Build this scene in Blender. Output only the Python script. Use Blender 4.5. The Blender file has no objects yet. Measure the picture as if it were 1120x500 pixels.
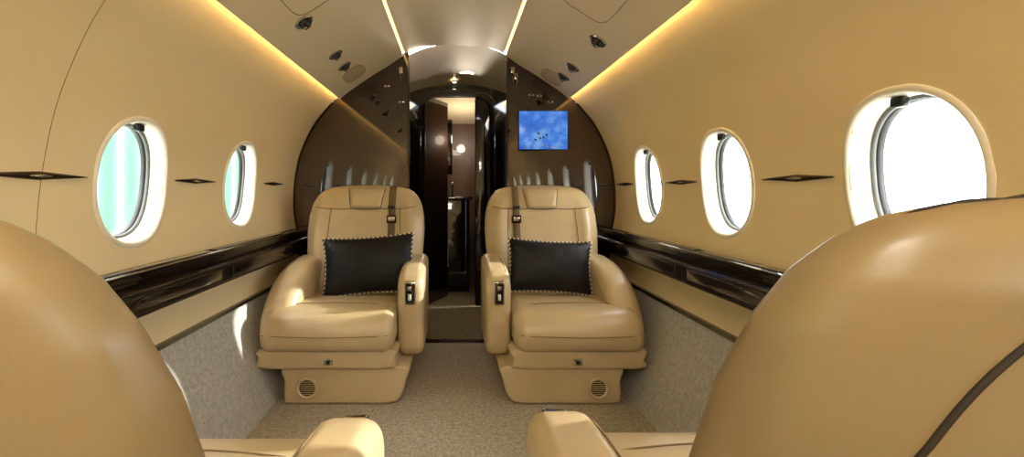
import bpy, bmesh, math, random
from mathutils import Vector, Matrix
random.seed(3)
scene = bpy.context.scene
try:
    scene.view_settings.view_transform = 'Standard'
    scene.view_settings.look = 'None'
except Exception: pass

def lin(c):
    return tuple(((v/255)/12.92 if v/255<=0.04045 else ((v/255+0.055)/1.055)**2.4) for v in c)+(1.0,)

# ---------------------------------------------------------------- materials
def newmat(name):
    m=bpy.data.materials.new(name); m.use_nodes=True
    nt=m.node_tree; b=nt.nodes['Principled BSDF']
    return m,nt,b
def plain(name,c,rough=.5,metal=0,coat=0,spec=None,emis=None,estr=0):
    m,nt,b=newmat(name)
    b.inputs['Base Color'].default_value=lin(c); b.inputs['Roughness'].default_value=rough
    b.inputs['Metallic'].default_value=metal; b.inputs['Coat Weight'].default_value=coat
    b.inputs['Coat Roughness'].default_value=.03
    if spec is not None: b.inputs['Specular IOR Level'].default_value=spec
    if emis: 
        b.inputs['Emission Color'].default_value=lin(emis); b.inputs['Emission Strength'].default_value=estr
    return m
def coords(nt,scale=(1,1,1)):
    tc=nt.nodes.new('ShaderNodeTexCoord'); mp=nt.nodes.new('ShaderNodeMapping')
    mp.inputs['Scale'].default_value=scale
    nt.links.new(tc.outputs['Object'],mp.inputs['Vector']); return mp.outputs['Vector']
def noise(nt,vec,scale,detail=3,rough=.5):
    n=nt.nodes.new('ShaderNodeTexNoise'); n.inputs['Scale'].default_value=scale
    n.inputs['Detail'].default_value=detail; n.inputs['Roughness'].default_value=rough
    nt.links.new(vec,n.inputs['Vector']); return n.outputs['Fac']
def ramp(nt,fac,stops):
    r=nt.nodes.new('ShaderNodeValToRGB')
    while len(r.color_ramp.elements)<len(stops): r.color_ramp.elements.new(.5)
    for e,(p,c) in zip(r.color_ramp.elements,stops): e.position=p; e.color=lin(c)
    nt.links.new(fac,r.inputs['Fac']); return r.outputs['Color']
def bump(nt,b,fac,strength,dist,prev=None):
    bp=nt.nodes.new('ShaderNodeBump'); bp.inputs['Strength'].default_value=strength
    bp.inputs['Distance'].default_value=dist; nt.links.new(fac,bp.inputs['Height'])
    if prev: nt.links.new(prev,bp.inputs['Normal'])
    nt.links.new(bp.outputs['Normal'],b.inputs['Normal']); return bp.outputs['Normal']

def leather(name,c1,c2,rough=.42,coat=.12,big=.25):
    m,nt,b=newmat(name); v=coords(nt)
    col=ramp(nt,noise(nt,v,5,4),[(.3,c1),(.7,c2)])
    nt.links.new(col,b.inputs['Base Color'])
    b.inputs['Roughness'].default_value=rough; b.inputs['Coat Weight'].default_value=coat
    b.inputs['Coat Roughness'].default_value=.3
    vo=nt.nodes.new('ShaderNodeTexVoronoi'); vo.inputs['Scale'].default_value=380; nt.links.new(v,vo.inputs['Vector'])
    p=bump(nt,b,vo.outputs['Distance'],.06,.001)
    v2=coords(nt,(1,2.2,1.6))
    bump(nt,b,noise(nt,v2,6,2,.4),big,.012,p)
    return m
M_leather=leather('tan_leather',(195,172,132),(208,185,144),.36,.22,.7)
M_leather_shaded=leather('tan_leather_shaded',(142,120,83),(154,131,92),.36,.18,.14)  # same tan leather, darkened: shade on the near seat backs put into the colour
M_seam=plain('dark_stitch_seam',(46,34,22),.7)
M_seamL=plain('stitch_seam',(134,108,72),.7)

def wallmat():
    m,nt,b=newmat('cream_suede_lining'); v=coords(nt)
    col=ramp(nt,noise(nt,v,3,3),[(.3,(229,209,165)),(.7,(234,214,170))]); nt.links.new(col,b.inputs['Base Color'])
    b.inputs['Roughness'].default_value=.6
    bump(nt,b,noise(nt,v,180,2),.06,.001); return m
M_wall=wallmat()
M_ceil=plain('cream_headliner',(237,219,182),.36,coat=.25)
M_psu=plain('cream_service_panel',(230,212,176),.5)
M_bezel=plain('ivory_window_bezel',(238,229,210),.35,coat=.3)
def carpet(name,c1,c2,c3,scale,bs=.8):
    m,nt,b=newmat(name); v=coords(nt)
    vo=nt.nodes.new('ShaderNodeTexVoronoi'); vo.inputs['Scale'].default_value=scale; nt.links.new(v,vo.inputs['Vector'])
    n=noise(nt,v,scale*.35,4,.7)
    mx=nt.nodes.new('ShaderNodeMath'); mx.operation='ADD'; nt.links.new(n,mx.inputs[0])
    ms=nt.nodes.new('ShaderNodeMath'); ms.operation='MULTIPLY'; ms.inputs[1].default_value=-.35; nt.links.new(vo.outputs['Distance'],ms.inputs[0])
    nt.links.new(ms.outputs[0],mx.inputs[1])
    col=ramp(nt,mx.outputs[0],[(.18,c1),(.36,c2),(.55,c3)]); nt.links.new(col,b.inputs['Base Color'])
    b.inputs['Roughness'].default_value=.95; b.inputs['Specular IOR Level'].default_value=.1
    bump(nt,b,mx.outputs[0],bs,.003); return m
M_carpet=carpet('berber_carpet',(152,141,123),(180,169,151),(202,192,174),200,.5)
M_sidecarpet=carpet('grey_sidewall_carpet',(168,165,157),(186,183,175),(200,197,190),170,.25)
M_hallcarpet=carpet('hall_carpet',(104,90,68),(130,114,90),(150,134,108),150)

def wood(name,c1,c2,c3,axis_scale=(60,60,2.2),ior=1.95):
    m,nt,b=newmat(name); v=coords(nt,axis_scale)
    f=noise(nt,v,1.0,5,.65)
    col=ramp(nt,f,[(.3,c1),(.52,c2),(.75,c3)]); nt.links.new(col,b.inputs['Base Color'])
    b.inputs['Roughness'].default_value=.35; b.inputs['Specular IOR Level'].default_value=.1
    b.inputs['Coat Weight'].default_value=1; b.inputs['Coat Roughness'].default_value=.005
    b.inputs['Coat IOR'].default_value=ior
    return m
M_wood=wood('wenge_veneer',(20,9,4),(40,19,9),(68,36,20),ior=1.85)
M_woodrail=wood('wenge_rail',(12,8,5),(24,14,9),(40,25,16),(50,2,50),1.55)
M_black=plain('black_lacquer',(8,7,7),.08,coat=1)
M_blackp=plain('black_plastic',(14,13,13),.3)
M_chrome=plain('polished_chrome',(210,205,195),.12,metal=1)
M_bronze=plain('dark_bronze',(64,52,40),.25,metal=.9)
M_led=plain('warm_led_strip',(255,235,190),.5,emis=(255,232,176),estr=36)
M_led2=plain('warm_led_strip_ceiling',(255,225,160),.5,emis=(255,218,140),estr=3.0)
M_fill_lamp=plain('fill_lamp_diffuser',(255,244,222),.5,emis=(255,246,230),estr=28)  # glow of the added fill lamps behind the camera
M_spot=plain('downlight_lens',(255,240,210),.5,emis=(255,235,200),estr=25)
M_white=plain('ivory_plastic',(235,228,210),.35)

# ---------------------------------------------------------------- helpers
def link(o,parent=None):
    bpy.context.collection.objects.link(o)
    if parent is not None: o.parent=parent
    return o
def empty(name,loc=(0,0,0),rotz=0,parent=None):
    e=bpy.data.objects.new(name,None); e.location=loc; e.rotation_euler=(0,0,rotz); e.empty_display_size=.1
    return link(e,parent)
def mk(name,verts,faces,mats,parent=None,smooth=True,recalc=True,mi=None,angle=None):
    me=bpy.data.meshes.new(name); me.from_pydata([tuple(v) for v in verts],[],faces)
    if not isinstance(mats,(list,tuple)): mats=[mats]
    for m in mats: me.materials.append(m)
    if mi: 
        for p,i in zip(me.polygons,mi): p.material_index=i
    if recalc:
        bm=bmesh.new(); bm.from_mesh(me); bmesh.ops.recalc_face_normals(bm,faces=bm.faces); bm.to_mesh(me); bm.free()
    for p in me.polygons: p.use_smooth=smooth
    if angle and smooth:
        bm=bmesh.new(); bm.from_mesh(me)
        for e in bm.edges:
            if len(e.link_faces)==2 and e.calc_face_angle(0)>angle: e.smooth=False
        bm.to_mesh(me); bm.free()
    return link(bpy.data.objects.new(name,me),parent)
def catmull(pts,n,closed=False):
    pts=[Vector(p) for p in pts]; N=len(pts); dense=[]
    segs=N if closed else N-1
    for i in range(segs):
        if closed: p0,p1,p2,p3=pts[(i-1)%N],pts[i],pts[(i+1)%N],pts[(i+2)%N]
        else: p0,p1,p2,p3=pts[max(i-1,0)],pts[i],pts[i+1],pts[min(i+2,N-1)]
        for k in range(16):
            t=k/16; dense.append(.5*((2*p1)+(-p0+p2)*t+(2*p0-5*p1+4*p2-p3)*t*t+(-p0+3*p1-3*p2+p3)*t**3))
    dense.append(pts[0].copy() if closed else pts[-1].copy())
    L=[0]
    for a,b in zip(dense,dense[1:]): L.append(L[-1]+(b-a).length)
    out=[]; j=0; cnt=n if closed else n-1
    for i in range(n):
        d=L[-1]*i/cnt
        while j<len(L)-2 and L[j+1]<d: j+=1
        t=(d-L[j])/max(1e-9,L[j+1]-L[j]); out.append(dense[j].lerp(dense[j+1],min(1,t)))
    return out
def rings_faces(nr,n,closed=True,cap0=True,cap1=True):
    f=[]
    for r in range(nr-1):
        for i in range(n if closed else n-1):
            a=r*n+i; b=r*n+(i+1)%n; f.append((a,b,b+n,a+n))
    if cap0: f.append(tuple(range(n)))
    if cap1: f.append(tuple((nr-1)*n+i for i in range(n)))
    return f
def puffy(name,prof,axis,c,half,r,mat,parent,n=56,steps=7,closed_smooth=True,warp=None):
    """prism of a closed 2D profile along an axis with rounded rims"""
    P=catmull(prof,n,True) if closed_smooth else [Vector(p) for p in prof]
    n=len(P); area=sum(P[i].x*P[(i+1)%n].y-P[(i+1)%n].x*P[i].y for i in range(n))
    sg=1 if area>0 else -1; nor=[]
    for i in range(n):
        t=(P[(i+1)%n]-P[i-1]).normalized(); nor.append(Vector((-t.y,t.x))*sg)
    verts=[]; lay=[]
    for k in range(steps+1):
        th=math.pi/2*k/steps; lay.append((-half+r-r*math.cos(th),r*(1-math.sin(th))))
    lay+= [(-x,o) for x,o in reversed(lay)]
    for x,o in lay:
        for p,q in zip(P,nor):
            s=p+q*o
            if axis=='x': v=(c+x,s.x,s.y)
            elif axis=='y': v=(s.x,c+x,s.y)
            else: v=(s.x,s.y,c+x)
            verts.append(Vector(v) if not warp else Vector(warp(*v)))
    return mk(name,verts,rings_faces(len(lay),n),mat,parent,angle=math.radians(50))
def rbox(name,x0,x1,y0,y1,z0,z1,r,mat,parent=None,seg=3):
    bm=bmesh.new(); bmesh.ops.create_cube(bm,size=1)
    for v in bm.verts: v.co=Vector(((x0+x1)/2+v.co.x*(x1-x0),(y0+y1)/2+v.co.y*(y1-y0),(z0+z1)/2+v.co.z*(z1-z0)))
    if r>0: bmesh.ops.bevel(bm,geom=bm.edges[:],offset=r,segments=seg,affect='EDGES',profile=.5)
    bmesh.ops.recalc_face_normals(bm,faces=bm.faces)
    me=bpy.data.meshes.new(name); bm.to_mesh(me); bm.free(); me.materials.append(mat)
    for p in me.polygons: p.use_smooth=r>0
    return link(bpy.data.objects.new(name,me),parent)
def tube(name,pts,rad,mat,parent=None,closed=False,seg=8,flat=1.0):
    pts=[Vector(p) for p in pts]; n=len(pts); verts=[]; up=None
    for i,p in enumerate(pts):
        if closed: t=(pts[(i+1)%n]-pts[i-1]).normalized()
        else: t=(pts[min(i+1,n-1)]-pts[max(i-1,0)]).normalized()
        if up is None: up=t.orthogonal().normalized()
        up=(up-t*up.dot(t)).normalized(); w=t.cross(up)
        for k in range(seg):
            a=2*math.pi*k/seg; verts.append(p+up*math.cos(a)*rad+w*math.sin(a)*rad*flat)
    f=rings_faces(n,seg,True,not closed,not closed)
    if closed:
        for k in range(seg): f.append(((n-1)*seg+k,(n-1)*seg+(k+1)%seg,(k+1)%seg,k))
    return mk(name,verts,f,mat,parent)
def strip(name,prof,y0,y1,mat,parent=None,closed=False,smooth=False,mi=None,ny=2):
    n=len(prof); verts=[]
    for k in range(ny):
        y=y0+(y1-y0)*k/(ny-1)
        verts+=[(p[0],y,p[1]) for p in prof]
    return mk(name,verts,rings_faces(ny,n,closed,closed,closed),mat,parent,smooth=smooth,recalc=closed,mi=mi)

Y0,YB=-2.6,2.857
# ---------------------------------------------------------------- walls
UP=[(.985,.70),(1.002,.80),(1.006,.90),(.998,1.02),(.973,1.15),(.93,1.262),(.872,1.368),(.802,1.456),(.745,1.517),(.695,1.562)]
NS=118
PR=catmull(UP,NS); AL=[0]
for a,b in zip(PR,PR[1:]): AL.append(AL[-1]+(b-a).length)
SL=AL[-1]
def prof(s):
    f=max(0,min(.99999,s/SL))*(NS-1); i=int(f); return PR[i].lerp(PR[i+1],f-i)
def profn(s):
    t=(prof(s+.01)-prof(s-.01)).normalized(); return Vector((t.y,-t.x))
s_c=min(range(NS),key=lambda i:abs(PR[i].y-.980)); SC=AL[s_c]
WA,WB=.146,.184
def S(side,y,s,d=0):
    p=prof(s); n=profn(s); q=p+n*d; return Vector((side*q.x,y,q.y))
WR=[1.01,1.69,2.36,.31,-.38,-1.07,-1.76]
WL=[1.43,2.14,.70,-.03,-.76,-1.49]
def inell(dy,ds,k): return (abs(dy)/(WA*k))**2.3+(abs(ds)/(WB*k))**2.3<1
def wall(side,wins,name):
    ny=430; verts=[]; faces=[]; mi=[]
    for j in range(ny+1):
        y=Y0+(YB-Y0)*j/ny
        for i in range(NS):
            p=PR[i]; verts.append((side*p.x,y,p.y))
    for j in range(ny):
        yc=Y0+(YB-Y0)*(j+.5)/ny
        for i in range(NS-1):
            sc=(AL[i]+AL[i+1])/2
            if any(inell(yc-w,sc-SC,1.04) for w in wins): continue
            a=j*NS+i; q=(a,a+1,a+1+NS,a+NS)
            faces.append(q if side<0 else q[::-1]); mi.append(0)
    b=len(verts)
    low=[(.80,0),(.955,.44),(.985,.62),(.985,.70)]
    for y in (Y0,YB):
        for x,z in low: verts.append((side*x,y,z))
    for i in range(3):
        faces.append((b+i,b+i+1,b+i+5,b+i+4)); mi.append(1 if i==0 else 0)
    o=mk(name,verts,faces,[M_wall,M_sidecarpet],recalc=False,mi=mi)
    return o
wall(-1,WL,'wall_left'); wall(1,WR,'wall_right')

def glassmat():
    m=bpy.data.materials.new('window_acrylic'); m.use_nodes=True; nt=m.node_tree; nt.nodes.clear()
    o=nt.nodes.new('ShaderNodeOutputMaterial'); mx=nt.nodes.new('ShaderNodeMixShader'); mx.inputs[0].default_value=.06
    t=nt.nodes.new('ShaderNodeBsdfTransparent'); t.inputs[0].default_value=(.95,.98,.97,1)
    g=nt.nodes.new('ShaderNodeBsdfGlossy'); g.inputs['Roughness'].default_value=.03
    nt.links.new(t.outputs[0],mx.inputs[1]); nt.links.new(g.outputs[0],mx.inputs[2]); nt.links.new(mx.outputs[0],o.inputs[0]); return m
M_glass=glassmat()
M_track=plain('window_track_grey',(120,122,120),.5)
wi=0
for side,wins in ((-1,WL),(1,WR)):
    for w in wins:
        wi+=1; root=empty('window_%d'%wi,S(side,w,SC))
        n0=profn(SC); n0=Vector((side*n0.x,0,n0.y)); org=Vector(root.location)
        def ring(k,d,N=72,dd=0):
            out=[]
            for i in range(N):
                a=2*math.pi*i/N; c,s=math.cos(a),math.sin(a)
                cx=math.copysign(abs(c)**(2/2.3),c)*WA*k; sx=math.copysign(abs(s)**(2/2.3),s)*WB*k
                out.append(S(side,w+cx,SC+sx,dd)+n0*d-org)
            return out
        prf=[(1.12,-.0005),(1.10,-.005),(1.06,-.007),(1.03,-.004),(1.01,.004),(1.0,.015),(.99,.035),(.985,.055)]
        verts=[]
        for k,d in prf: verts+=ring(k,d)
        mk('bezel',verts,rings_faces(len(prf),72,True,False,False),M_bezel,root)
        verts=ring(.988,.049)+ring(.945,.049)+ring(.94,.058); mk('gasket',verts,rings_faces(3,72,True,False,False),M_track,root)
        verts=ring(.945,.057)+ring(.925,.060)+ring(.92,.075); mk('seal',verts,rings_faces(3,72,True,False,False),M_blackp,root)
        g=ring(.955,.062); mk('pane',g,[tuple(range(72))],M_glass,root)
        p=S(side,w+.01,SC+WB*.95)+n0*.02-org
        rbox('shade_handle',p.x-.010,p.x+.010,p.y-.016,p.y+.016,p.z-.016,p.z+.008,.006,M_blackp,root)
        L=bpy.data.lights.new('daylight_portal','AREA'); L.shape='ELLIPSE'; L.size=.38; L.size_y=.31
        try: L.cycles.is_portal=True
        except Exception: pass
        lo=link(bpy.data.objects.new('daylight_portal',L),root); lo.location=n0*.08
        lo.rotation_euler=(-n0).to_track_quat('-Z','Y').to_euler()

# ornaments between windows
def ornament(side,y):
    root=empty('sconce_ornament',S(side,y,SC))
    org=Vector(root.location); z0=SC+.008
    verts=[]; N=24
    for i in range(N+1):
        t=-1+2*i/N; h=.0095*(1-abs(t))**.9+.0018
        for sgn,d in ((-1,0.001),(-.45,-.007),(.45,-.007),(1,0.001)): verts.append(S(side,y+t*.140,z0+h*sgn,d)-org)
    mk('blade',verts,rings_faces(N+1,4,False,False,False),M_bronze,root)
    vs=[]
    for i in range(13):
        t=-1+2*i/12; h=.004*(1-abs(t))+.0008
        for sgn,d in ((-1,-.006),(0,-.011),(1,-.006)): vs.append(S(side,y+t*.030,z0+h*sgn,d)-org)
    mk('inlay',vs,rings_faces(13,3,False,False,False),M_chrome,root)
for y in (1.10,1.77,2.53,.35): ornament(-1,y)
for y in (.64,1.34,2.02,2.69): ornament(1,y)

# lining panel seams
for nm,side,y in (('trim_1',-1,1.085),('trim_2',1,.60),):
    tube(nm,[S(side,y+.03*math.sin(i/30*3),SL*(.02+.90*i/30),-.0002) for i in range(31)],.0008,M_seamL)

# ---------------------------------------------------------------- dado rails
for side,nm in ((-1,'left'),(1,'right')):
    r=empty('dado_rail_'+nm)
    pf=[(.992,.712),(.930,.712),(.922,.708),(.918,.700),(.918,.690),(.926,.686),(.926,.676),(.918,.672),(.892,.664),(.884,.656),(.882,.602),(.888,.590),(.900,.584),(.979,.580)]
    strip('rail_body',[(side*x,z) for x,z in pf],Y0,YB,M_woodrail,r,closed=True,smooth=False)
    for (x,z) in ((.970,.7135),(.919,.7085),(.886,.6625),(.884,.596)):
        tube('metal_line',[(side*x,Y0,z),(side*x,YB-.002,z)],.0024,M_chrome if z in(.7085,.6625) else M_bronze,r)
    for (a,b) in ((1.05,1.75),(1.80,2.5)):
        rbox('table_leaf_lid',*sorted((side*.932,side*.964)),a,b,.706,.717,.003,M_woodrail,r)
        rbox('side_leaf_lid',*sorted((side*.878,side*.886)),a+.02,b-.02,.610,.652,.003,M_woodrail,r)
    t=[(side*x,z) for x,z in ((.950,.430),(.944,.436),(.946,.450),(.960,.454))]
    strip('trim_%d'%(3 if side<0 else 4),t,Y0,YB,M_black,None,closed=True,smooth=False)

# ---------------------------------------------------------------- ceiling
half=[(.716,1.519),(.70,1.533),(.66,1.565),(.57,1.628),(.48,1.686),(.40,1.735),(.320,1.792)]
hp=catmull(half,28)
cen=[(.308,1.805),(.22,1.838),(.12,1.852),(0,1.857)]
cp=catmull([(x,z) for x,z in cen],14)
verts=[];faces=[];mis=[]
def addstrip(lst,m,y0=Y0,y1=YB,flip=False):
    b=len(verts); n=len(lst)
    for y in (y0,y1): verts.extend([(p[0],y,p[1]) for p in lst])
    for i in range(n-1):
        q=(b+i,b+i+1,b+i+1+n,b+i+n); faces.append(q); mis.append(m)
for sd in (-1,1):
    addstrip([(sd*.695,1.562),(sd*.66,1.585),(sd*.66,1.572)],1)            # cove back
    addstrip([(sd*.66,1.572),(sd*.698,1.5405),(sd*.716,1.519)],1)           # rear face of the panel lip
    addstrip([(sd*p.x,p.y) for p in hp],1)
    addstrip([(sd*.320,1.792),(sd*.330,1.812),(sd*.316,1.822),(sd*.308,1.805)],1)
addstrip([(-p.x,p.y) for p in cp]+[(p.x,p.y) for p in reversed(cp[:-1])],0)
CEIL=mk('ceiling',verts,faces,[M_ceil,M_psu],recalc=False,mi=mis)
led=empty('cove_led_lighting')
for sd in (-1,1):
    strip('side_strip',[(sd*.704,1.537),(sd*.692,1.549)],Y0,YB-.002,M_led,led)
    strip('center_strip',[(sd*.326,1.803),(sd*.328,1.812),(sd*.316,1.819)],Y0,YB-.002,M_led2,led)

def psu_pt(u,y,sd,d=0):
    best=min(range(len(hp)-1),key=lambda i:abs((hp[i].x+hp[i+1].x)/2-u)); a,b=hp[best],hp[best+1]
    t=(u-a.x)/(b.x-a.x); z=a.y+(b.y-a.y)*t; T=(b-a).normalized(); n=Vector((-T.y,T.x))
    if n.y>0: n=-n
    return Vector((sd*(u+n.x*d),y,z+n.y*d)), Vector((sd*n.x,0,n.y))
def revolve(name,prf,mat,parent,mtx,n=28):
    vs=[]
    for r,h in prf:
        for i in range(n):
            a=2*math.pi*i/n; vs.append(mtx@Vector((r*math.cos(a),r*math.sin(a),h)))
    fs=rings_faces(len(prf),n,True,True,True)
    return mk(name,vs,fs,mat,parent,angle=math.radians(40))
def vent(u,y,sd,sc=1.0):
    p,n=psu_pt(u,y,sd); root=empty('air_vent',p)
    m=n.to_track_quat('Z','Y').to_matrix().to_4x4()@Matrix.Scale(sc,4)
    revolve('bezel',[(.034,-.004),(.034,.003),(.030,.006),(.026,.004),(.025,-.002)],M_chrome,root,m)
    tm=m@Matrix.Rotation(math.radians(18),4,'X')
    revolve('eyeball',[(.0245,-.004),(.024,.006),(.020,.014),(.015,.019),(.011,.019),(.009,.012)],M_blackp,root,tm)
    revolve('nozzle',[(.008,.010),(.008,.024),(.005,.026)],M_chrome,root,tm)
for a in ((.592,1.80,-1,1.2),(.586,2.25,-1,1.1),(.590,2.45,-1,1.1),(.619,1.97,1,1.2),(.62,2.39,1,1.1),(.62,2.59,1,1.1),(.6,.7,-1,1.1),(.6,.7,1,1.1)): vent(*a)
def panel(name,u0,u1,y0,y1,sd,mat,rr,fill=False):
    root=empty(name,parent=CEIL); P=[]
    cu,cy=(u0+u1)/2,(y0+y1)/2; N=48
    for i in range(N):
        a=2*math.pi*i/N; c,s=math.cos(a),math.sin(a); e=2/rr
        P.append(psu_pt(cu+math.copysign(abs(c)**e,c)*(u1-u0)/2,cy+math.copysign(abs(s)**e,s)*(y1-y0)/2,sd,.001)[0])
    tube('outline',P,.0013,M_seamL,root,closed=True,seg=6)
    if fill:
        c=psu_pt(cu,cy,sd,.0022)[0]; n=len(P)
        mk('cover',[q+(c-q).normalized()*.002 for q in P]+[c],[(i,(i+1)%n,n) for i in range(n)],mat,root,recalc=False)
M_spk=plain('speaker_cloth',(198,176,138),.8)
for sd,dy in ((-1,0),(1,.08)):
    panel('speaker_cover',.52,.635,2.54+dy,2.74+dy if sd<0 else 2.82,sd,M_spk,2.6,True)
    panel('oxygen_mask_hatch',.42,.60,1.40+dy,1.76+dy,sd,M_psu,5)
    panel('oxygen_mask_hatch',.42,.60,.3,.66,sd,M_psu,5)

# floor
mk('floor',[(-.80,Y0,0),(.80,Y0,0),(.80,YB,0),(-.80,YB,0)],[(0,1,2,3)],M_carpet,smooth=False)
# rear wall
outl=[(.80,0),(.955,.44),(.985,.62)]+[(p.x,p.y) for p in PR[::6]]+[(p.x,p.y+.01) for p in hp if p.x<.68]+[(p.x,p.y) for p in cp]
full=[(x,z) for x,z in outl]+[(-x,z) for x,z in reversed(outl[:-1])]
mk('wall_back',[(x,Y0,z) for x,z in full],[tuple(range(len(full)))],M_wall,smooth=False)
for i,y in enumerate((-.55,-1.4)):
    r=empty('added_fill_lamp',(0,y,1.835))  # added fill lamp behind the camera, out of view, to brighten the cabin
    rbox('diffuser',-.16,.16,-.25,.25,-.012,.0,.005,M_fill_lamp,r); rbox('frame',-.175,.175,-.265,.265,-.006,.008,.003,M_chrome,r)

# ---------------------------------------------------------------- front bulkhead
bh=empty('wall_front')
def bulk(side,xin):
    o=[(.80,0),(.955,.44),(.985,.62)]+[(p.x,p.y) for p in PR[::4]]+[(.695,1.565)]
    o+=[(p.x,p.y+.014) for p in hp if xin<p.x<.67]+[(xin,1.83 if xin<.34 else 1.80),(xin,0)]
    n=len(o); vs=[(side*x,YB,z) for x,z in o]+[(side*x,YB+.045,z) for x,z in o]
    fs=[tuple(range(n)),tuple(range(n,2*n))]+[(i,(i+1)%n,(i+1)%n+n,i+n) for i in range(n)]
    mk('bulkhead_panel',vs,fs,M_wood,bh,smooth=False)
    tube('bulkhead_edge',[(side*xin,YB-.002,0.0),(side*xin,YB-.002,1.79)],.006,M_black,bh)
    rim=[(p.x-.004,p.y) for p in PR[:-10:3]]
    tube('rim',[(side*x,YB-.004,z) for x,z in rim],.006,M_bronze,bh)
bulk(-1,.285); bulk(1,.33)

# monitor
tv=empty('wall_monitor',(.552,YB-.012,1.322))
m,nt,b=newmat('blue_map_screen'); v=coords(nt,(1,1,1))
f=noise(nt,v,9,4,.6)
col=ramp(nt,f,[(.40,(50,105,205)),(.50,(66,128,225)),(.60,(110,165,235))])
b.inputs['Base Color'].default_value=(0,0,0,1); b.inputs['Roughness'].default_value=.15
nt.links.new(col,b.inputs['Emission Color']); b.inputs['Emission Strength'].default_value=.9
rbox('housing',-.156,.156,-.008,.012,-.124,.124,.006,M_blackp,tv)
rbox('screen',-.150,.150,-.011,-.006,-.118,.118,.001,m,tv)
for k in range(7): rbox('map_label',-.12+.035*k,-.105+.035*k,-.0122,-.0108,-.11+.012*((k*3)%5)*.2,-.104+.012*((k*3)%5)*.2,.0004,M_white,tv)
for (x,z) in ((-.03,-.02),(-.02,-.05),(.0,-.045),(.02,-.03),(-.05,-.06)): rbox('map_mark',x-.006,x+.006,-.0122,-.0108,z-.007,z+.007,.0004,M_black,tv)
def coathook(x,z):
    r=empty('coat_hook',(x,YB-.003,z))
    rbox('plate',-.012,.012,-.004,.003,-.02,.02,.003,M_chrome,r)
    tube('hook',[(0,-.004,.01),(0,-.02,.005),(0,-.026,-.012),(0,-.022,-.03),(0,-.01,-.036),(0,-.006,-.028)],.004,M_chrome,r)
    tube('tassel',[(0,-.01,-.036),(0,-.011,-.075)],.005,M_seamL,r)
coathook(-.335,1.70); coathook(.365,1.70); coathook(.385,1.66)
for (x,z) in ((-.42,1.60),(-.33,1.50),(.48,1.545),(.53,1.54),(.60,1.50)):
    r=empty('bulkhead_switch',(x,YB-.002,z)); rbox('plate',-.018,.018,-.003,.002,-.006,.006,.002,M_chrome,r); rbox('button',-.006,.006,-.006,-.002,-.004,.004,.001,M_blackp,r)

# ---------------------------------------------------------------- vestibule beyond the bulkhead
YD=3.66
mk('floor_vestibule',[(-.55,YB,.0005),(.6,YB,.0005),(.6,5.0,.0005),(-.55,5.0,.0005)],[(0,1,2,3)],M_hallcarpet,smooth=False)
rbox('threshold',-.28,.325,YB-.02,YB+.03,0,.008,.002,M_bronze)
vs=[];N=25
for (y,zc,hw) in ((YB,1.862,.36),(YB+.3,1.845,.40),(YD,1.795,.45)):
    for i in range(N):
        t=-1+2*i/(N-1); vs.append((t*hw+.02,y,zc-.10*abs(t)**2.4))
mk('ceiling_vestibule',vs,rings_faces(3,N,False,False,False),M_ceil,recalc=False)
for sd,x,nm in ((-1,-.44,'left'),(1,.49,'right')):
    mk('wall_vestibule_'+nm,[(x,YB+.05,0),(x,YD,0),(x,YD,1.86),(x,YB+.05,1.86)],[(0,1,2,3)],M_wood,smooth=False)
fr=empty('door_1',(0,YD,0))
def arch(x0,x1,zt,r,n=10):
    o=[(x0,0)]
    for i in range(n+1):
        a=math.pi-math.pi/2*i/n; o.append((x0+r+r*math.cos(a),zt-r+r*math.sin(a)))
    for i in range(n+1):
        a=math.pi/2-math.pi/2*i/n; o.append((x1-r+r*math.cos(a),zt-r+r*math.sin(a)))
    o.append((x1,0)); return o
def band(name,A,B,y0,y1,mat,parent):
    n=len(A); vs=[]
    for L_,y in ((A,y0),(B,y0),(B,y1),(A,y1)): vs+=[(x,y,z) for x,z in L_]
    fs=[]
    for k in range(4):
        for i in range(n-1):
            a=k*n+i; b_=((k+1)%4)*n+i; fs.append((a,a+1,b_+1,b_))
    return mk(name,vs,fs,mat,parent,smooth=False)
band('outer_frame',arch(-.47,.52,1.86,.02),arch(-.27,.325,1.735,.12),0,.06,M_black,fr)
band('inner_frame',arch(-.27,.325,1.735,.12),arch(-.235,.29,1.70,.10),.01,.05,M_black,fr)
mk('door_leaf',[(-.235,.05,.01),(-.06,.40,.01),(-.06,.40,1.72),(-.235,.05,1.72)],[(0,1,2,3)],M_black,fr,smooth=False)
rbox('door_leaf_right',.17,.29,.04,.07,.01,1.70,.006,M_black,fr)
tube('door_leaf_edge',[(.17,.038,.02),(.17,.038,1.68)],.004,M_bronze,fr)
gl=empty('galley_cabinet',(0,4.25,0))
rbox('cabinet_base',-.25,.14,0,.4,0,.86,.01,M_black,gl); rbox('counter',-.26,.17,-.03,.4,.86,.89,.006,M_black,gl)
tube('counter_edge',[(-.26,-.032,.875),(.17,-.032,.875)],.004,M_chrome,gl)
rbox('upper_cabinet',-.25,-.02,.08,.4,1.1,1.62,.01,M_black,gl)
tube('faucet',[(-.02,.1,.89),(-.02,.1,1.0),(-.02,.05,1.03),(-.02,.02,1.0)],.008,M_chrome,gl)
gw=empty('wall_galley')
M_gwood=plain('brown_panel',(92,62,42),.4,coat=.4)
mk('panel_back',[(-.55,4.9,0),(.6,4.9,0),(.6,4.9,1.85),(-.55,4.9,1.85)],[(0,1,2,3)],M_gwood,gw,smooth=False)
mk('panel_left',[(-.5,YD+.06,0),(-.5,4.9,0),(-.5,4.9,1.85),(-.5,YD+.06,1.85)],[(0,1,2,3)],M_wood,gw,smooth=False)
mk('panel_right',[(.24,YD+.1,0),(.24,4.9,0),(.24,4.9,1.85),(.24,YD+.1,1.85)],[(0,1,2,3)],M_gwood,gw,smooth=False)
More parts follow.
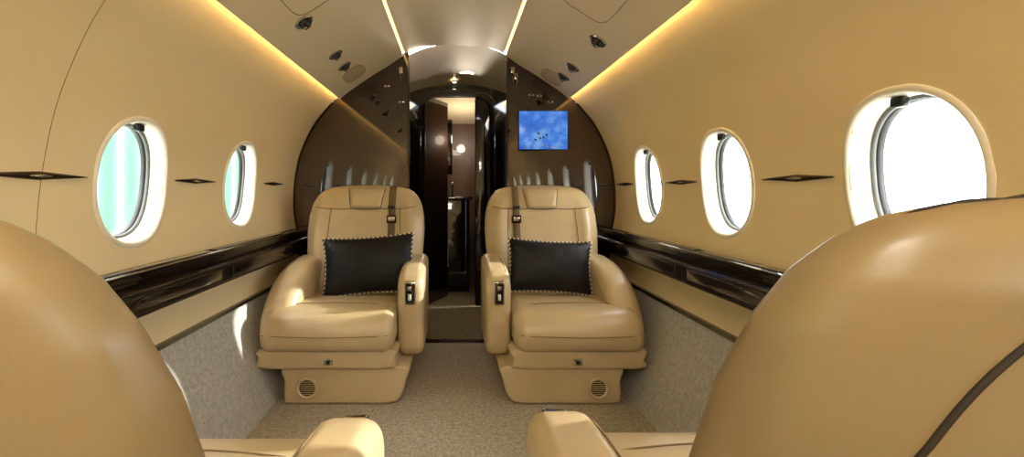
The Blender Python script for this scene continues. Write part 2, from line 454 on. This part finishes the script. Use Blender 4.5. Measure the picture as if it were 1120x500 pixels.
mk('panel_top',[(-.55,YD+.06,1.84),(.6,YD+.06,1.84),(.6,4.9,1.66),(-.55,4.9,1.66)],[(0,1,2,3)],M_ceil,gw,smooth=False)
pl=bpy.data.lights.new('galley_lamp','POINT'); pl.energy=7; pl.color=(1,.85,.66); pl.shadow_soft_size=.05
po=link(bpy.data.objects.new('galley_lamp',pl)); po.location=(.08,4.3,1.45)
dl=empty('ceiling_downlight',(.0,YD-.12,1.79)); revolve('lens',[(.012,-.006),(.012,.004)],M_spot,dl,Matrix.Identity(4)); revolve('ring',[(.026,.004),(.026,-.005),(.013,-.005),(.013,.004)],M_chrome,dl,Matrix.Identity(4))
M_led3=plain('vestibule_led',(255,235,190),.5,emis=(255,222,150),estr=20)
for sd,x in ((-1,-.415),(1,.465)):
    strip('vestibule_led_strip',[(x,1.735),(x-sd*.012,1.742)],YB+.06,YD-.01,M_led3,led)

# ---------------------------------------------------------------- seats
WTF=[(.22,.25),(.32,.28),(.45,.305),(.6,.325),(.72,.332),(.80,.328),(.85,.319),(.885,.307),(.915,.289),(.94,.266),(.957,.236),(.968,.195),(.975,.13),(.978,.04)]
WTN=[(.22,.25),(.32,.28),(.45,.31),(.6,.332),(.72,.337),(.85,.328),(.90,.318),(.93,.305),(.95,.288),(.963,.268),(.971,.235),(.976,.17),(.978,.05)]
WT=WTF
DT=[(.22,.06),(.45,.085),(.7,.075),(.85,.066),(.93,.052),(.957,.038),(.970,.024),(.978,.006)]
BO=0.0
def tab(T,z):
    if z<=T[0][0]: return T[0][1]
    for (a,b),(c,d) in zip(T,T[1:]):
        if z<=c: t=(z-a)/(c-a); return b+(d-b)*t
    return T[-1][1]
def cy(z): return .155+(z-.3)*(.22+BO)+.03*max(0,(z-.6))
NE=3.0
def bfront(x,z,off=0):
    w=tab(WT,z); d=tab(DT,z); u=min(.999,abs(x/w))
    y=cy(z)-d*(1-u**NE)**(1/NE)
    y-=bol(u,z)
    return Vector((x,y-off,z))
def bback(x,z,off=0):
    w=tab(WT,z); d=tab(DT,z); u=min(.999,abs(x/w))
    return Vector((x,cy(z)+d*(1-u**NE)**(1/NE)+off,z))
def bol(u,z):
    e=math.exp(-((u-.78)/.13)**2)*.030
    return e*max(0,min(1,(z-.35)/.1))*max(0,min(1,(.92-z)/.08))-.014*max(0,1-(u/.6)**4)*max(0,min(1,(.86-z)/.03))
def seat(loc,rot,a,near=False,sx=1.0):
    global BO,WT
    BO=.09 if near else 0.0
    WT=WTN if near else WTF
    root=empty('airplane_seat',loc,rot)
    root.scale=(sx,1,.972 if near else 1)
    ML=M_leather; MS=M_leather_shaded if near else M_leather
    zs=[.22+(.978-.22)*(1-(1-i/64)**1.8) for i in range(65)]
    vs=[];N=80
    for z in zs:
        w=tab(WT,z); d=tab(DT,z)
        for i in range(N):
            th=2*math.pi*i/N; c,s=math.cos(th),math.sin(th)
            x=math.copysign(abs(c)**(2/NE),c)*w; y=math.copysign(abs(s)**(2/NE),s)*d
            if s<0: y-=bol(abs(x/w),z)
            vs.append(Vector((x+.012*a,cy(z)+y,z)))
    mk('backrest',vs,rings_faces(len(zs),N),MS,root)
    sh=Vector((.012*a,0,0))
    vs=[]
    for j in range(15):
        t=j/14; z=.845+.118*t; w=(.082+.022*t); e=(1-abs(2*t-1)**4)**.5
        for i in range(33):
            u=-1+2*i/32; ex=(1-abs(u)**6)**.5 if abs(u)<1 else 0
            vs.append(bfront(u*w,z,.002+.020*e*ex)+sh)
    mk('headrest_pad',vs,rings_faces(15,33,False,False,False),ML,root)
    tube('headrest_seam',[bfront(x,z,.003)+sh for x,z in [(-.105,.957),(-.094,.90),(-.083,.846),(-.04,.842),(0,.841),(.04,.842),(.083,.846),(.094,.90),(.105,.957)]],.0022,M_seam,root)
    for s in (-1,1):
        tube('back_seam',[bfront(s*(.205-.04*max(0,z-.6)),z,.0005)+sh for z in [.40+.45*i/20 for i in range(21)]],.0024,M_seamL,root)
        tube('shoulder_seam',[bfront(s*(.083+(.20)*t),.846-.02*t+.03*t*t,.0008)+sh for t in [i/12 for i in range(13)]],.0024,M_seamL,root)
    # rear shell seams
    arcp=[]
    for i in range(121):
        th=math.pi*i/120; c,s=math.cos(th),math.sin(th)
        x=-math.copysign(abs(c)**.40,c)*.292; z=.30+.652*abs(s)**.40
        x=max(-tab(WT,z)*.97,min(tab(WT,z)*.97,x))
        arcp.append(bback(x,z,.0003)+sh)
    tube('rear_panel_seam',catmull(arcp,160),.0019,M_seam,root)
    def inv(w):
        for i in range(len(zs)-1,0,-1):
            if tab(WT,zs[i])>=w: return zs[i]
        return .9
    cr=[]
    for i in range(41):
        x=-.285+.57*i/40; z=inv(abs(x)/.985)
        cr.append(Vector((x,cy(z),z+.0005))+sh)
    tube('crest_seam',catmull(cr,60),.0024,M_seam,root)
    rbox('back_bracket',-.2,.2,.05,.22,.14,.30,.02,M_bronze,root)
    # cushion
    dy=-.06 if near else 0; dz=.015 if near else 0
    cpf=[(.14,.25),(.15,.39),(.02,.405),(-.15,.418),(-.29,.415),(-.365,.385),(-.40,.33),(-.395,.275),(-.36,.245),(-.2,.24),(0,.24)]
    cpf=[(y+(dy if y<-.1 else 0),z+dz) for y,z in cpf]
    cc=-.045*a
    puffy('seat_cushion',cpf,'x',cc,.295,.05,ML,root,n=70,warp=lambda x,y,z:(x,y-.03*(1-((x-cc)/.3)**2)*min(1,(-.2-y)/.15) if y<-.2 else y,z+(.014*(1-((x-cc)/.3)**2) if z>.33 else 0)))
    def cf(x): return -.03*(1-((x-cc)/.3)**2)
    tube('cushion_seam',[(cc+u*.27,dy-.3975+cf(cc+u*.27),dz+.322) for u in [-1+2*i/16 for i in range(17)]],.002,M_seamL,root)
    tube('cushion_top_seam',[(cc+u*.24,dy-.262+.01*u*u,dz+.419+.013*(1-u*u)) for u in [-1+2*i/16 for i in range(17)]],.002,M_seamL,root)
    spf=[(cc-.29,.165),(cc-.30,.205),(cc-.29,.25),(cc,.252),(cc+.29,.25),(cc+.295,.205),(cc+.285,.165),(cc,.163)]
    puffy('seat_skirt',spf,'y',-.10,.275,.02,ML,root,n=60)
    rbox('skirt_latch',cc-.02+.01*a,cc+.02+.01*a,-.382,-.372,.185,.215,.003,M_chrome,root)
    rbox('latch_slot',cc-.008+.01*a,cc+.008+.01*a,-.3845,-.380,.192,.208,.001,M_blackp,root)
    x0,x1=(-.24*a,.30*a)
    bp=[(x0,.02),(x0,.10),(x0+.005*a,.168),((x0+x1)/2,.172),(x1-.005*a,.168),(x1,.11),(x1-.02*a,.04),(x1-.07*a,.004),((x0+x1)/2,0.002),(x0+.03*a,.002)]
    puffy('base_plinth',bp,'y',-.08,.27,.015,ML,root,n=70)
    mv=Matrix.Translation(Vector((-.135*a,-.352,.075)))@Matrix.Rotation(math.radians(90),4,'X')
    revolve('speaker_ring',[(.048,-.008),(.048,.004),(.042,.008),(.035,.003),(.035,-.004)],ML,root,mv)
    revolve('speaker_grille',[(.035,-.004),(.035,.001)],M_bronze,root,mv)
    for k in range(-3,4):
        hw=math.sqrt(max(0,.034**2-(k*.009)**2)); rbox('grille_bar',-.135*a-hw,-.135*a+hw,-.3555,-.352,.075+k*.009-.0015,.075+k*.009+.0015,.0005,ML,root)
    opf=[(.20,.20),(.215,.40),(.20,.575),(.08,.590),(-.06,.572),(-.18,.528),(-.27,.455),(-.325,.365),(-.325,.27),(-.28,.20),(-.10,.17)]
    puffy('armrest_hull_side',opf,'x',-.300*a,.078,.055,ML,root,n=70,steps=9,warp=lambda x,y,z:(x+a*.02*((z-.2)/.38),y,z))
    tube('armrest_piping',[(-.335*a+a*.02*((z-.2)/.38),y,z+.002) for y,z in [(.12,.585),(0,.581),(-.10,.558),(-.19,.516),(-.262,.455),(-.30,.39)]],.002,M_seamL,root)
    ipf=[(.18,.19),(.19,.40),(.18,.585),(.05,.592),(-.10,.584),(-.21,.566),(-.268,.530),(-.285,.46),(-.275,.33),(-.262,.22),(-.20,.175),(0,.175)]
    puffy('armrest_aisle_side',ipf,'x',.312*a,.060,.036,ML,root,n=80,steps=8)
    xa=.312*a
    rbox('control_pad_rim',xa-.026,xa+.026,-.296,-.27,.425,.535,.008,M_chrome,root)
    rbox('control_pad',xa-.021,xa+.021,-.300,-.275,.431,.529,.006,M_black,root)
    rbox('control_button',xa-.009,xa+.009,-.303,-.298,.495,.513,.002,M_chrome,root)
    rbox('control_lever',xa-.007,xa+.007,-.306,-.298,.450,.478,.003,M_white,root)
    tube('aisle_arm_piping',[(xa-.04*a,y,z) for y,z in [(.12,.5905),(0,.5905),(-.1,.583),(-.2,.566),(-.258,.53),(-.277,.46),(-.270,.36),(-.262,.25)]],.0016,M_seamL,root)
    bx=.150*a
    vs=[]
    zz=[.972-.012*i for i in range(27)]
    for z in zz:
        for dx,o in ((-.020,.003),(-.019,.006),(.019,.006),(.020,.003)): 
            p=bfront(bx+dx,min(z,.962),o)+sh; vs.append((p.x,p.y-.004,z))
    bw=bpy.data.materials.get('belt_webbing') or plain('belt_webbing',(112,90,60),.7)
    mk('shoulder_strap',vs,rings_faces(len(zz),4,True,True,True),bw,root)
    p=bfront(bx,.79,.012)+sh
    rbox('belt_buckle',p.x-.027,p.x+.027,p.y-.012,p.y+.006,.765,.81,.005,M_bronze,root)
    rbox('buckle_plate',p.x-.018,p.x+.018,p.y-.016,p.y-.006,.775,.80,.003,M_chrome,root)
    rbox('belt_tongue',p.x-.02,p.x+.02,p.y-.010,p.y+.008,.845,.865,.003,M_blackp,root)
    return root
FY=2.37
seat((-.515,FY,0),0,1)
seat((.505,FY,0),0,-1,sx=.965)
seat((.508,.61,0),math.pi,1,True)
seat((-.500,.585,0),math.pi,-1,True)

# ---------------------------------------------------------------- pillows
m,nt,b=newmat('black_satin'); v=coords(nt)
col=ramp(nt,noise(nt,v,120,3),[(.35,(9,8,11)),(.7,(24,23,27))]); nt.links.new(col,b.inputs['Base Color'])
b.inputs['Roughness'].default_value=.45; b.inputs['Specular IOR Level'].default_value=.3
p_=bump(nt,b,noise(nt,v,140,2),.5,.003); bump(nt,b,noise(nt,v,9,3),.4,.03,p_)
M_pil=m
M_cordW=plain('ivory_cord',(232,218,188),.7); M_cordB=plain('black_cord',(20,18,18),.7)
def pillow(loc,rx,ry,w,h):
    root=empty('throw_pillow',loc); root.rotation_euler=(rx,ry,0)
    N=30; vs=[]
    def edge(u,v_):
        x=u*w/2*(1-.07*(1-abs(v_)**2)*abs(u)**3); z=v_*h/2*(1-.09*(1-abs(u)**2)*abs(v_)**3); return x,z
    def idx(s,i,j): return s*(N+1)**2+i*(N+1)+j
    for s in (-1,1):
        for i in range(N+1):
            for j in range(N+1):
                u=math.sin((-1+2*i/N)*math.pi/2); v_=math.sin((-1+2*j/N)*math.pi/2); x,z=edge(u,v_)
                t=.062*((1-u**2)*(1-v_**2))**.42
                vs.append((x,s*t,z))
    fs=[]
    for s in (0,1):
        for i in range(N):
            for j in range(N): fs.append((idx(s,i,j),idx(s,i+1,j),idx(s,i+1,j+1),idx(s,i,j+1)))
    o=mk('cushion_body',vs,fs,M_pil,root)
    bm=bmesh.new(); bm.from_mesh(o.data); bmesh.ops.remove_doubles(bm,verts=bm.verts,dist=.0005); bmesh.ops.recalc_face_normals(bm,faces=bm.faces); bm.to_mesh(o.data); bm.free()
    per=[]
    K=60
    for (a,b_) in (((-1,-1),(1,-1)),((1,-1),(1,1)),((1,1),(-1,1)),((-1,1),(-1,-1))):
        for i in range(K):
            t=i/K; x,z=edge(a[0]+(b_[0]-a[0])*t,a[1]+(b_[1]-a[1])*t); per.append(Vector((x,0,z)))
    per=catmull(per,900,True)
    n=len(per)
    for ph,mm,nm in ((0,M_cordW,'cord_ivory'),(math.pi,M_cordB,'cord_black')):
        pts=[]
        for i,p in enumerate(per):
            t=(per[(i+1)%n]-per[i-1]).normalized(); nn=Vector((t.z,0,-t.x)); an=ph+2*math.pi*i*66/n
            pts.append(p+nn*.0036*math.cos(an)+Vector((0,1,0))*.0036*math.sin(an))
        tube(nm,pts,.0042 if nm=='cord_ivory' else .0032,mm,root,closed=True,seg=6)
pillow((-.440,FY-.02,.565),math.radians(-14),math.radians(-4),.47,.30)
pillow((.490,FY-.02,.558),math.radians(-14),math.radians(3),.43,.27)

# ---------------------------------------------------------------- exterior
g=mk('ground',[(-60,-60,-1.3),(60,-60,-1.3),(60,60,-1.3),(-60,60,-1.3)],[(0,1,2,3)],plain('concrete_apron',(205,205,200),.9),smooth=False)
hg=empty('hangar_building',(-9,2,-1.3))
m,nt,b=newmat('teal_cladding'); v=coords(nt,(1,1,1))
wv=nt.nodes.new('ShaderNodeTexWave'); wv.bands_direction='Y'; wv.inputs['Scale'].default_value=.35; nt.links.new(v,wv.inputs['Vector'])
col=ramp(nt,wv.outputs['Fac'],[(.0,(60,98,74)),(.75,(72,104,84)),(.97,(124,140,130))]); nt.links.new(col,b.inputs['Base Color']); b.inputs['Roughness'].default_value=.9
b.inputs['Specular IOR Level'].default_value=.1
rbox('cladding',-4,0,-14,24,0,9,.0,m,hg); rbox('roof',-4.3,.3,-14.3,24.3,9,9.4,.05,M_white,hg)

w=bpy.data.worlds.new('World'); scene.world=w; w.use_nodes=True
bg=w.node_tree.nodes['Background']; bg.inputs[0].default_value=(.95,.98,1,1); bg.inputs[1].default_value=13.0
sun=bpy.data.lights.new('sun','SUN'); sun.energy=8; sun.angle=.015; sun.color=(1,.97,.90)
so=link(bpy.data.objects.new('sun',sun)); so.rotation_euler=Vector((-1.2,-.19,-.43)).to_track_quat('-Z','Y').to_euler(); so.location=(5,1,4)

# ---------------------------------------------------------------- camera
cam=bpy.data.cameras.new('camera'); co=link(bpy.data.objects.new('camera',cam))
cam.sensor_width=36; cam.sensor_fit='HORIZONTAL'; cam.lens=500/1120*36
cam.shift_x=(560-497)/1120; cam.shift_y=-(250-208)/1120
co.location=(0,0,.95); co.rotation_euler=(math.radians(90),0,0); cam.clip_start=.02
scene.camera=co
